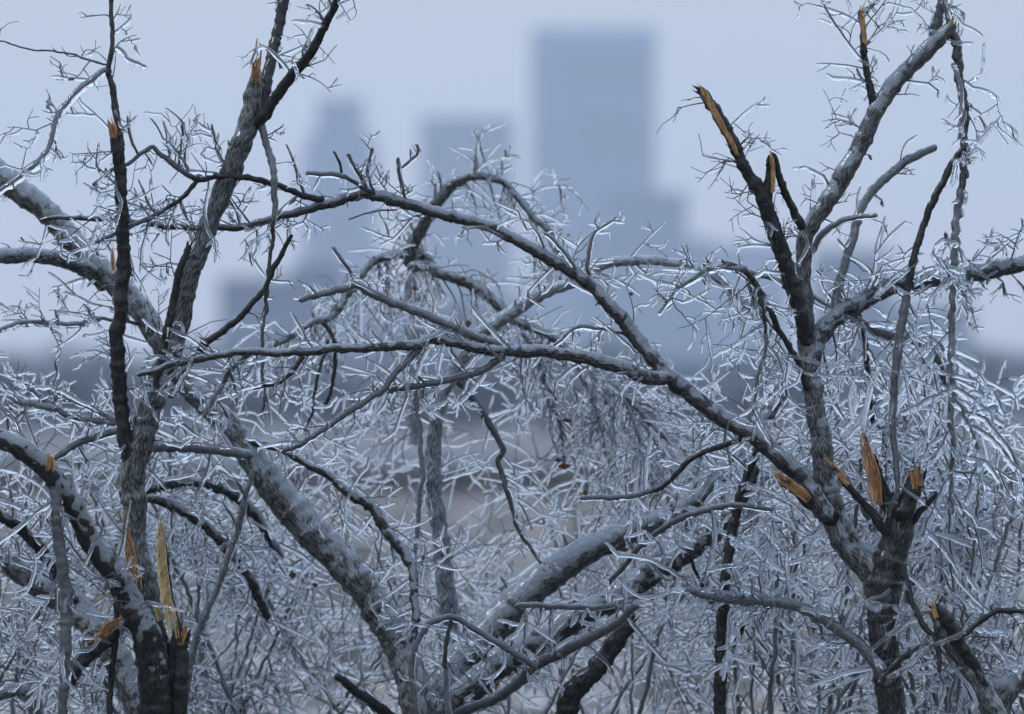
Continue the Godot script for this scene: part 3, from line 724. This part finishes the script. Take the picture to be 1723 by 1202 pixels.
func forked_tree() -> void:
	var t := thing("forked_tree", "forked dark tree at the right front with orange torn stubs at its crotch", "tree", Vector3(at(1505, 1615).x, 0, -NEAR))
	limb(t, "trunk", [1515, 1640, 34, 1508, 1400, 29, 1502, 1230, 25, 1495, 1150, 24, 1489, 1090, 25, 1487, 1034, 28, 1489, 985, 30, 1500, 935, 26, 1510, 900, 27, 1514, 866, 27, 1516, 838, 24], 0.0, -0.05, {"bark": M.bark, "lumps": 0.10})
	var c1 := limb(t, "limb", [1482, 1010, 22, 1468, 962, 24, 1436, 930, 24, 1412, 890, 23, 1398, 850, 20, 1388, 805, 18, 1381, 733, 18, 1370, 683, 17, 1361, 600, 16, 1355, 550, 15, 1353, 500, 14, 1352, 450, 13, 1355, 405, 14, 1366, 380, 14, 1393, 338, 15, 1426, 283, 15, 1456, 226, 15, 1476, 183, 14, 1503, 143, 14, 1536, 110, 13, 1566, 80, 13, 1592, 54, 12, 1602, 42, 10], -0.02, 0.15, {"bark": M.bark_grey, "end_b": 2, "glaze": 2.4, "lumps": 0.12, "twigs": 34, "lo": 20, "hi": 97, "from": 0.15, "iced": 0.6})
	limb(t, "limb", [1392, 868, 17, 1370, 836, 16, 1343, 800, 16, 1313, 770, 15, 1283, 745, 15, 1243, 718, 14, 1193, 686, 14, 1143, 648, 14, 1120, 630, 13, 1100, 606, 12, 1066, 563, 11, 1040, 530, 11, 1010, 496, 11, 983, 471, 11, 943, 446, 10, 893, 416, 10, 860, 400, 9.5, 829, 383, 9, 780, 370, 9, 730, 356, 9, 663, 338, 9, 630, 329, 9, 603, 327, 9, 563, 341, 7, 513, 353, 6.4, 463, 368, 6, 430, 378, 5.6, 409, 382, 5.4, 359, 383, 5.2, 316, 383, 5, 233, 377, 4.6, 166, 368, 4, 116, 366, 3.6, 68, 371, 3], -0.06, 0.25, {"bark": M.bark, "glaze": 3.0, "lumps": 0.18, "twigs": 60, "lo": 22, "hi": 104, "from": 0.1, "iced": 0.75})
	limb(t, "branch", [543, 336, 6, 513, 329, 5.5, 480, 316, 5, 447, 306, 5, 430, 301, 5, 400, 296, 5, 366, 296, 5, 333, 301, 4.6, 300, 283, 4, 266, 256, 3.2, 253, 248, 3, 216, 275, 2.6, 183, 290, 2.2, 156, 310, 2], 0.14, 0.0, {"bark": M.bark_dark, "twigs": 29, "lo": 25, "hi": 117, "iced": 0.6, "ice": 1.2, "i0": 0.55})
	limb(t, "branch", [332, 302, 4, 310, 330, 3.8, 283, 350, 3.6, 233, 376, 3.2, 196, 393, 2.6, 160, 408, 2], 0.07, 0.03, {"bark": M.bark_dark, "twigs": 14, "lo": 25, "hi": 91, "ice": 1.4, "i0": 0.4})
	for a in [[628, 326, 4, 596, 306, 3.6, 576, 296, 3.4, 546, 293, 3.2, 518, 290, 3], [683, 336, 2.2, 673, 296, 2, 668, 266, 1.6], [616, 318, 2.4, 596, 283, 2, 586, 260, 1.6], [630, 322, 2, 621, 300, 1.8, 621, 276, 1.6, 625, 251, 1.4], [673, 285, 1.6, 703, 260, 1.4, 703, 245, 1.2], [994, 470, 3, 988, 450, 2.6, 992, 420, 2.4, 1000, 392, 2, 1038, 366, 1.4], [975, 466, 2.4, 960, 440, 2.2, 935, 404, 2, 915, 392, 1.6], [1052, 562, 2.4, 1020, 556, 2.4, 975, 550, 2.2, 945, 572, 1.8, 930, 586, 1.4]]:
		limb(t, "branch", a, 0.12 if a[0] < 700 else 0.05, 0.04, {"bark": M.twig, "lumps": 0.0, "ice": 2.6, "i0": rng.randf_range(0.0, 0.5), "drips": 0.08, "twigs": 2, "lo": 12, "hi": 39, "sag": 0.3})
	limb(t, "branch", [575, 296, 2.6, 570, 273, 2.4, 560, 256, 2], 0.1, 0.05, {"bark": M.twig, "lumps": 0.0})
	limb(t, "branch", [666, 354, 1.6, 636, 354, 1.6, 610, 361, 1.5, 588, 370, 1.3], 0.1, 0.05, {"bark": M.twig, "lumps": 0.0})
	# the lower arm
	limb(t, "limb", [1122, 636, 12, 1086, 633, 12, 1046, 620, 11, 1000, 606, 11, 953, 597, 10, 903, 591, 10, 846, 592, 9, 806, 585, 9, 763, 576, 8, 723, 573, 8, 703, 580, 8, 663, 583, 7.5, 613, 586, 7, 556, 588, 7, 523, 593, 6.5, 496, 592, 6, 457, 595, 5.6, 400, 595, 5.6, 360, 601, 5.4, 316, 608, 5.4, 283, 616, 5, 260, 625, 4.6, 233, 631, 4], 0.0, -0.22, {"bark": M.bark, "glaze": 2.4, "lumps": 0.18, "twigs": 53, "lo": 22, "hi": 110, "iced": 0.75, "rise": -0.15})
	limb(t, "branch", [705, 582, 6, 690, 603, 5.4, 663, 630, 5, 643, 656, 4.8, 596, 686, 4.6, 556, 713, 4.2, 513, 743, 3.8, 478, 759, 3], -0.1, -0.14, {"bark": M.bark_dark, "ice": 1.6, "sag": 0.7, "twigs": 17, "lo": 20, "hi": 91})
	limb(t, "branch", [846, 601, 5.6, 806, 626, 5.2, 763, 638, 5, 713, 646, 5, 663, 655, 4.6, 630, 658, 3.6], -0.06, -0.1, {"bark": M.bark_dark, "ice": 1.4, "twigs": 14, "lo": 20, "hi": 91})
	limb(t, "branch", [511, 600, 4, 490, 626, 3.6, 463, 643, 3.4, 428, 654, 2.6], -0.16, -0.16, {"bark": M.bark_dark, "twigs": 10, "lo": 20, "hi": 104})
	limb(t, "branch", [418, 597, 4, 393, 616, 3.6, 376, 643, 3.6, 360, 673, 3.4, 344, 702, 3], -0.18, -0.22, {"bark": M.bark_dark, "ice": 2.0, "i0": 0.5, "twigs": 12, "lo": 20, "hi": 117})
	limb(t, "branch", [866, 588, 6, 813, 570, 6, 763, 550, 6, 713, 530, 6, 663, 510, 5.6, 616, 489, 5.4, 598, 481, 5, 586, 485, 5, 546, 495, 4.6, 507, 506, 4], -0.05, -0.1, {"bark": M.bark, "ice": 1.8, "sag": 0.1, "drips": 0.12, "twigs": 16, "lo": 18, "hi": 78})
	limb(t, "branch", [602, 482, 2.8, 586, 450, 2.6, 573, 435, 2.4, 560, 418, 1.8], 0.02, 0.0, {"bark": M.twig, "lumps": 0.0, "ice": 2.4, "i0": 0.65})
	# the broken left fork
	limb(t, "limb", [1358, 575, 14, 1350, 533, 13, 1333, 483, 13, 1320, 433, 14, 1306, 400, 13, 1294, 362, 13, 1284, 330, 13, 1259, 293, 10, 1236, 243, 10, 1213, 200, 10, 1193, 166, 9, 1180, 150, 7], 0.02, -0.1, {"bark": M.bark_dark, "end_b": 2, "lumps": 0.22, "twigs": 20, "lo": 25, "hi": 97, "iced": 0.3, "from": 0.3})
	limb(t, "stub", [1288, 345, 10, 1296, 300, 9, 1297, 265, 6], -0.06, -0.08, {"bark": M.bark_dark, "end_b": 2})
	limb(t, "torn_strip", [1301, 258, 4, 1316, 310, 6, 1330, 340, 6.5, 1350, 385, 8], -0.05, 0.0, {"bark": M.bark_dark, "end_a": 2})
	limb(t, "branch", [1470, 178, 8, 1464, 143, 6.5, 1458, 110, 6, 1454, 77, 5.6, 1453, 55, 5, 1450, 20, 4], 0.11, 0.12, {"bark": M.bark_dark, "end_b": 2, "twigs": 10, "lo": 30, "hi": 123, "iced": 0.8, "from": 0.2})
	limb(t, "branch", [1574, 70, 10, 1577, 45, 9, 1582, 20, 8, 1590, -8, 7], 0.16, 0.2, {"bark": M.bark, "twigs": 8, "hi": 104, "twig_ice": 4.0})
	limb(t, "branch", [1600, 40, 7, 1608, 80, 8, 1616, 140, 7, 1623, 183, 7.5, 1624, 233, 7, 1623, 266, 7, 1616, 316, 6, 1608, 400, 5.5, 1606, 466, 5, 1601, 550, 4.6, 1602, 633, 4.2, 1602, 700, 4, 1601, 800, 3.2, 1602, 860, 2.4], 0.15, -0.1, {"bark": M.bark, "ice": 2.4, "i0": 0.35, "sag": 0.7, "wobble": 6.0, "lumps": 0.35, "twigs": 20, "lo": 30, "hi": 143, "twig_ice": 3.6, "droop": 1.2, "rise": -0.15, "iced": 0.85, "forward": 0.6, "crook": 0.26, "drips": 0.12})
	limb(t, "branch", [1620, 250, 6, 1593, 293, 6, 1566, 350, 6, 1547, 400, 6, 1533, 457, 6, 1523, 510, 6, 1513, 583, 5.6, 1506, 650, 5, 1503, 733, 4.5, 1509, 793, 4, 1512, 840, 3], 0.08, -0.1, {"bark": M.bark_dark, "ice": 2.4, "i0": 0.45, "sag": 0.0, "twigs": 17, "lo": 30, "hi": 143, "twig_ice": 2.6, "droop": 1.2, "rise": -0.2, "crook": 0.24, "from": 0.3, "forward": 0.8, "drips": 0.1})
	for a in [[1600, 652, 2, 1570, 668, 2, 1530, 690, 1.8, 1514, 695, 1.4], [1603, 648, 2, 1632, 662, 2, 1660, 690, 1.8, 1688, 714, 1.4], [1604, 668, 2.4, 1620, 695, 2.2, 1640, 740, 2, 1648, 770, 2, 1638, 800, 1.8, 1627, 845, 1.4], [1622, 695, 2, 1650, 700, 2, 1675, 725, 1.8, 1700, 760, 1.6, 1718, 795, 1.4], [1628, 712, 2, 1660, 728, 1.8, 1690, 755, 1.8, 1708, 785, 1.6, 1730, 800, 1.4], [1605, 767, 2, 1635, 770, 1.8, 1660, 776, 1.8, 1682, 806, 1.4], [1605, 793, 2, 1640, 798, 1.8, 1668, 820, 1.4], [1598, 725, 2, 1580, 755, 1.8, 1555, 783, 1.4], [1600, 800, 2, 1580, 832, 1.8, 1565, 870, 1.6, 1552, 902, 1.2], [1645, 622, 1.6, 1658, 642, 2, 1672, 660, 1.8, 1689, 695, 1.4], [1607, 600, 1.8, 1628, 612, 1.8, 1650, 630, 1.4], [1612, 455, 1.8, 1598, 470, 1.8, 1575, 490, 1.6, 1558, 520, 1.3], [1608, 470, 1.8, 1622, 492, 1.8, 1630, 515, 1.4], [1612, 410, 1.6, 1585, 405, 1.4, 1570, 425, 1.3, 1590, 455, 1.2]]:
		limb(t, "branch", a, -0.08, -0.14, {"bark": M.twig, "lumps": 0.0, "ice": 4.2, "sag": 0.85, "wobble": 4.0, "drips": 0.10, "twigs": 2, "lo": 25, "hi": 78, "twig_ice": 3.6, "droop": 1.5})
	# the arching right arm
	var f := limb(t, "limb", [1366, 610, 14, 1374, 584, 15, 1380, 566, 16, 1396, 543, 16, 1426, 520, 16, 1470, 497, 15, 1510, 478, 15, 1550, 471, 14, 1590, 466, 14, 1633, 463, 14, 1683, 453, 13, 1735, 441, 13], 0.04, 0.3, {"bark": M.bark, "glaze": 4.0, "twigs": 29, "lo": 25, "hi": 130, "twig_ice": 2.6})
	limb(t, "branch", [1403, 528, 7, 1410, 483, 6.5, 1420, 450, 6.5, 1436, 400, 6, 1446, 360, 6, 1460, 333, 6, 1490, 300, 6, 1530, 270, 5.6, 1573, 248, 5], 0.08, 0.3, {"bark": M.bark_grey, "ice": 1.6, "sag": 0.1, "twigs": 8, "lo": 18, "hi": 71, "iced": 0.7})
	limb(t, "branch", [1368, 420, 4, 1378, 400, 3.6, 1400, 382, 3.2, 1430, 368, 3, 1473, 362, 2.6], 0.06, -0.05, {"bark": M.twig, "lumps": 0.0, "ice": 2.6, "sag": 0.1})
	limb(t, "branch", [1440, 518, 5, 1455, 560, 5, 1460, 610, 4.5, 1465, 670, 4, 1470, 730, 3], 0.12, 0.6, {"bark": M.bark, "glaze": 1.5, "twigs": 14, "lo": 50, "hi": 195, "droop": 1.3, "twig_ice": 4.0, "single": false, "icemat": M.ice_soft})
	limb(t, "branch", [1437, 533, 6, 1480, 560, 5.5, 1530, 568, 5, 1570, 590, 4.5, 1590, 640, 3.5, 1600, 700, 2.5], 0.12, 0.5, {"bark": M.bark, "ice": 2.4, "twigs": 16, "lo": 50, "hi": 182, "droop": 1.5, "twig_ice": 4.2, "single": false, "icemat": M.ice_soft})
	# hanging dark branch at the left of the fork
	limb(t, "branch", [1215, 440, 3, 1253, 455, 4.4, 1276, 483, 5, 1300, 533, 5, 1326, 583, 5, 1346, 618, 5, 1358, 655, 5], -0.12, 0.0, {"bark": M.bark_dark, "twigs": 14, "lo": 30, "hi": 143, "iced": 0.7, "twig_ice": 2.5})
	limb(t, "branch", [1271, 475, 3, 1286, 533, 2.8, 1290, 583, 2.6, 1276, 633, 2.4, 1266, 700, 2], -0.1, -0.15, {"bark": M.bark_dark, "ice": 1.4, "i0": 0.4, "twigs": 16, "lo": 25, "hi": 104, "twig_ice": 2.5})
	limb(t, "branch", [1255, 452, 3.4, 1210, 449, 3, 1176, 463, 2.8, 1143, 483, 2.6, 1123, 508, 2.2, 1110, 526, 2], -0.1, -0.15, {"bark": M.twig, "lumps": 0.0, "ice": 3.2, "twigs": 12, "lo": 20, "hi": 78, "twig_ice": 2.5})
	# stubs and other arms of the trunk
	limb(t, "stub", [1400, 872, 18, 1376, 848, 15, 1350, 830, 13, 1325, 812, 9], -0.01, -0.09, {"bark": M.bark_dark, "end_b": 2})
	limb(t, "stub", [1512, 862, 16, 1496, 850, 15, 1484, 832, 14, 1476, 805, 12, 1470, 780, 9], -0.06, -0.1, {"bark": M.bark_dark, "end_b": 2})
	limb(t, "stub", [1518, 868, 18, 1530, 840, 15, 1541, 808, 14, 1545, 795, 13], -0.1, -0.1, {"bark": M.bark_dark, "end_b": 2})
	limb(t, "branch", [1490, 896, 9, 1463, 860, 7, 1440, 833, 6, 1417, 805, 5.5, 1403, 788, 4], -0.08, -0.14, {"bark": M.bark_dark, "end_b": 2})
	limb(t, "branch", [1535, 880, 6, 1552, 855, 5, 1578, 832, 4], -0.05, -0.08, {"bark": M.bark_dark})
	limb(t, "branch", [1520, 958, 7, 1528, 985, 6, 1537, 1017, 5.6, 1557, 1057, 5, 1576, 1080, 4.6, 1580, 1130, 3.5], -0.1, -0.2, {"bark": M.bark_dark, "twigs": 8, "hi": 104})
	limb(t, "branch", [1480, 1150, 6, 1490, 1134, 5, 1524, 1104, 5, 1567, 1084, 4.6, 1617, 1071, 4.6, 1657, 1041, 4.6, 1684, 1027, 4.6, 1735, 1031, 4], -0.2, -0.1, {"bark": M.bark_dark, "twigs": 19, "lo": 30, "hi": 117, "twig_ice": 3.6})
	limb(t, "branch", [1492, 1150, 9, 1475, 1118, 9, 1447, 1087, 9, 1410, 1057, 9, 1367, 1030, 8.5, 1323, 1014, 8, 1283, 1010, 7.5, 1243, 1009, 7, 1183, 1001, 6, 1150, 985, 5], -0.1, -0.05, {"bark": M.bark, "ice": 1.8, "sag": 0.7, "twigs": 34, "lo": 30, "hi": 143, "twig_ice": 3.8})
	splinter(t, [1476, 850, 9, 1472, 815, 12, 1465, 785, 11, 1458, 755, 9, 1452, 730, 5], -0.125, 4.0, M.wood, "splintered_wood", 2)
	splinter(t, [1545, 820, 9, 1543, 803, 10, 1545, 792, 9], -0.13, 3.0, M.wood, "splintered_wood", 4)
	splinter(t, [1540, 822, 4, 1535, 803, 4, 1533, 790, 3], -0.13, 3.0, M.wood, "splintered_wood", 2)
	splinter(t, [1362, 842, 7, 1345, 828, 9, 1325, 812, 8, 1306, 798, 5], -0.11, 3.0, M.wood, "splintered_wood", 3)
	splinter(t, [1428, 818, 4, 1416, 802, 6, 1403, 785, 4, 1394, 774, 2], -0.145, 2.0, M.wood, "splintered_wood", 2)
	splinter(t, [1236, 250, 2, 1216, 213, 5, 1196, 176, 6, 1182, 152, 5], -0.122, 2.0, M.wood, "splintered_wood", 3)
	splinter(t, [1241, 262, 3, 1235, 246, 3.5, 1229, 232, 2], -0.122, 2.0, M.wood)
	splinter(t, [1299, 325, 3, 1301, 295, 4, 1299, 268, 3.5, 1297, 258, 2], -0.097, 2.0, M.wood, "splintered_wood", 2)
	splinter(t, [1455, 78, 4, 1454, 55, 4.4, 1451, 25, 4, 1450, 12, 3], 0.105, 2.0, M.wood, "splintered_wood", 2)
	splinter(t, [1576, 68, 3, 1582, 58, 4, 1588, 48, 2], 0.135, 2.0, M.wood)
	splinter(t, [1594, 52, 4, 1600, 42, 4, 1603, 36, 2], 0.13, 2.0, M.wood_pale, "splintered_wood", 4)

func right_stump() -> void:
	var t := thing("broken_stump", "leaning snapped stem at the lower right with a dark torn top and one orange spike", "tree stump", Vector3(at(1790, 1600, -0.1).x, 0, -NEAR + 0.1))
	limb(t, "trunk", [1800, 1640, 30, 1735, 1400, 26, 1690, 1240, 22, 1671, 1202, 21, 1641, 1144, 20, 1614, 1101, 18, 1591, 1060, 16, 1577, 1035, 11], -0.1, -0.15, {"bark": M.bark_grey, "end_b": 2, "glaze": 1.5, "g1": 0.85, "lumps": 0.14})
	limb(t, "torn_bark", [1660, 1155, 5, 1630, 1105, 10, 1606, 1065, 13, 1586, 1040, 12, 1576, 1022, 7], -0.17, -0.2, {"bark": M.bark_dark, "end_b": 2, "lumps": 0.4})
	limb(t, "limb", [1770, 1500, 24, 1700, 1330, 24, 1678, 1220, 23, 1684, 1185, 22, 1700, 1155, 21, 1730, 1130, 19, 1760, 1120, 17], 0.05, 0.15, {"bark": M.bark_grey, "glaze": 3.0, "twigs": 5, "hi": 60})
	splinter(t, [1576, 1040, 4, 1572, 1026, 4, 1570, 1014, 2], -0.225, 2.0, M.wood, "splintered_wood", 1)

func back_left_tree() -> void:
	var t := thing("leaning_tree", "glazed trunk slanting down to the right behind the broken arm at the lower left", "tree", Vector3(at(360, 1560, 0.8).x, 0, -NEAR - 0.8))
	limb(t, "trunk", [370, 1560, 30, 320, 1330, 27, 262, 1220, 25, 234, 1185, 24, 200, 1117, 23, 160, 1060, 23, 117, 1014, 23, 50, 970, 23, -30, 915, 23], 0.6, 0.9, {"bark": M.bark_grey, "glaze": 4.0, "twigs": 18, "lo": 40, "hi": 130, "twig_ice": 2.6, "single": false})
	limb(t, "branch", [122, 1016, 11, 83, 944, 10, 43, 900, 10, -10, 862, 9], 0.72, 0.4, {"bark": M.bark_dark, "glaze": 2.0, "twigs": 11, "lo": 40, "hi": 120})
	limb(t, "branch", [300, 1290, 12, 310, 1160, 6, 334, 1067, 5, 364, 994, 4.6, 391, 917, 4.4, 411, 843, 4, 425, 790, 3], 0.6, 0.5, {"bark": M.bark_grey, "ice": 1.8, "twigs": 21, "lo": 40, "hi": 130, "twig_ice": 2.5, "single": false})
	limb(t, "branch", [205, 830, 9, 250, 822, 9, 317, 811, 9, 367, 820, 9, 407, 843, 9, 441, 883, 8, 470, 940, 7], 0.9, 1.1, {"bark": M.bark, "glaze": 2.5, "twigs": 18, "lo": 40, "hi": 130, "twig_ice": 2.5, "single": false})
	limb(t, "branch", [250, 838, 8, 284, 850, 8, 317, 867, 8, 361, 900, 8, 394, 940, 8, 421, 977, 8, 450, 1040, 7], 0.8, 1.0, {"bark": M.bark, "glaze": 2.5, "twigs": 18, "lo": 40, "hi": 130, "twig_ice": 2.5, "single": false})
	limb(t, "branch", [-10, 1168, 9, 12, 1162, 10, 35, 1160, 10, 53, 1174, 10, 60, 1205, 10, 55, 1260, 9], 0.1, 0.15, {"bark": M.bark_grey, "ice": 2.5})
	for a in [[93, 772, 4, 133, 746, 5, 193, 726, 5, 260, 720, 5], [193, 712, 4, 150, 706, 4, 97, 690, 4, 67, 667, 3.4, 37, 637, 3], [190, 706, 3.6, 133, 677, 3.4, 92, 656, 3, 90, 640, 2.4], [42, 745, 3, 23, 706, 3, -5, 677, 3], [95, 688, 4, 50, 680, 4, 15, 675, 3.4], [420, 765, 7, 330, 752, 7, 265, 750, 7, 200, 742, 6]]:
		limb(t, "branch", a, 0.5, 0.7, {"bark": M.bark_dark, "ice": 2.4, "twigs": 8, "lo": 35, "hi": 110, "twig_ice": 2.6, "single": false})

# ice-laden undergrowth: arching stems from one root, every one thick with frozen twigs
func thicket(label: String, x0: float, x1: float, top: float, depth: float, stems: int, per: int, seed_of: int, o := {}) -> void:
	var dice := RandomNumberGenerator.new()
	dice.seed = seed_of
	var mid := (x0 + x1) / 2
	var low := 700.0 + EYE / SCALE * NEAR / (NEAR + depth)
	var t := thing("ice_shrub", label, "shrub", at(mid, low, depth))
	for s in stems:
		var f := (s + dice.randf()) / stems
		var tx := lerpf(x0, x1, f)
		var ty := top + dice.randf_range(-20, 190)
		var bx := tx + dice.randf_range(-430, 430)
		var bend := dice.randf_range(40, 150) * (1.0 if dice.randf() < 0.5 + (f - 0.5) * 0.8 else -1.0)
		var r := dice.randf_range(1.5, 3.0)
		var trace := [bx, low + 12, r * 1.3, lerpf(bx, tx, 0.35), lerpf(low, ty, 0.4), r * 1.1, lerpf(bx, tx, 0.8), lerpf(low, ty, 0.8), r * 0.9, tx, ty, r * 0.7, tx + bend * 0.6, ty + dice.randf_range(-10, 30), r * 0.55, tx + bend * 1.2, ty + dice.randf_range(30, 110), r * 0.35]
		var z0 := depth + dice.randf_range(-0.1, 0.1)
		limb(t, "stem", trace, z0, z0 + dice.randf_range(-0.3, 0.6), {"bark": M.twig, "ice": 2.0, "sag": 0.3, "step": 8.0, "wobble": 6.0, "lumps": 0.0, "twigs": int(per * 0.29), "lo": 85, "hi": o.get("hi", 260), "twig_ice": o.get("ice", 2.2), "single": false, "icemat": M.ice_soft, "from": 0.25, "droop": o.get("droop", 0.7), "shoots": 0.24, "levels": 2, "iced": 0.78, "wood": 1.7, "rise": o.get("rise", 0.0), "drips": 0.06})

func undergrowth() -> void:
	thicket("ice coated shrub filling the lower left corner", -60, 130, 760, 1.00, 8, 34, 101)
	thicket("ice coated shrub behind the foot of the split tree", 110, 330, 720, 1.30, 9, 34, 102)
	thicket("ice coated shrub right of the yellow torn slab", 300, 520, 800, 1.70, 8, 32, 103)
	thicket("ice coated shrub under the thick leaning trunk", 480, 690, 890, 1.80, 6, 30, 104)
	thicket("low iced shrub at the foot of the pale bowed tree", 660, 880, 1010, 2.00, 4, 24, 105)
	thicket("iced shrub rising above the slanting limbs at the bottom centre", 880, 1090, 800, 2.00, 6, 32, 106, {"droop": 1.1})
	thicket("iced shrub round the thin dark sapling", 1060, 1290, 740, 1.50, 8, 34, 107, {"droop": 1.0})
	thicket("iced shrub in the gap behind the forked trunk", 1270, 1470, 720, 1.00, 9, 36, 108, {"droop": 1.0, "ice": 2.3})
	thicket("heavily iced shrub just right of the forked trunk", 1450, 1620, 680, 0.75, 9, 38, 109, {"droop": 1.2, "ice": 2.6})
	thicket("heavily iced shrub along the right hand edge above the snapped stem", 1590, 1790, 660, 0.65, 10, 38, 110, {"droop": 1.2, "ice": 2.7})

func _ready() -> void:
	rng.seed = 20071210
	lump.seed = 11; lump.frequency = 1.0; lump.fractal_octaves = 3
	setting()
	materials()
	ground()
	treeline()
	hedge()
	city()
	front_left_tree()
	leaning_tree()
	bowed_tree()
	low_limbs()
	pole_sapling()
	forked_tree()
	right_stump()
	back_left_tree()
	undergrowth()
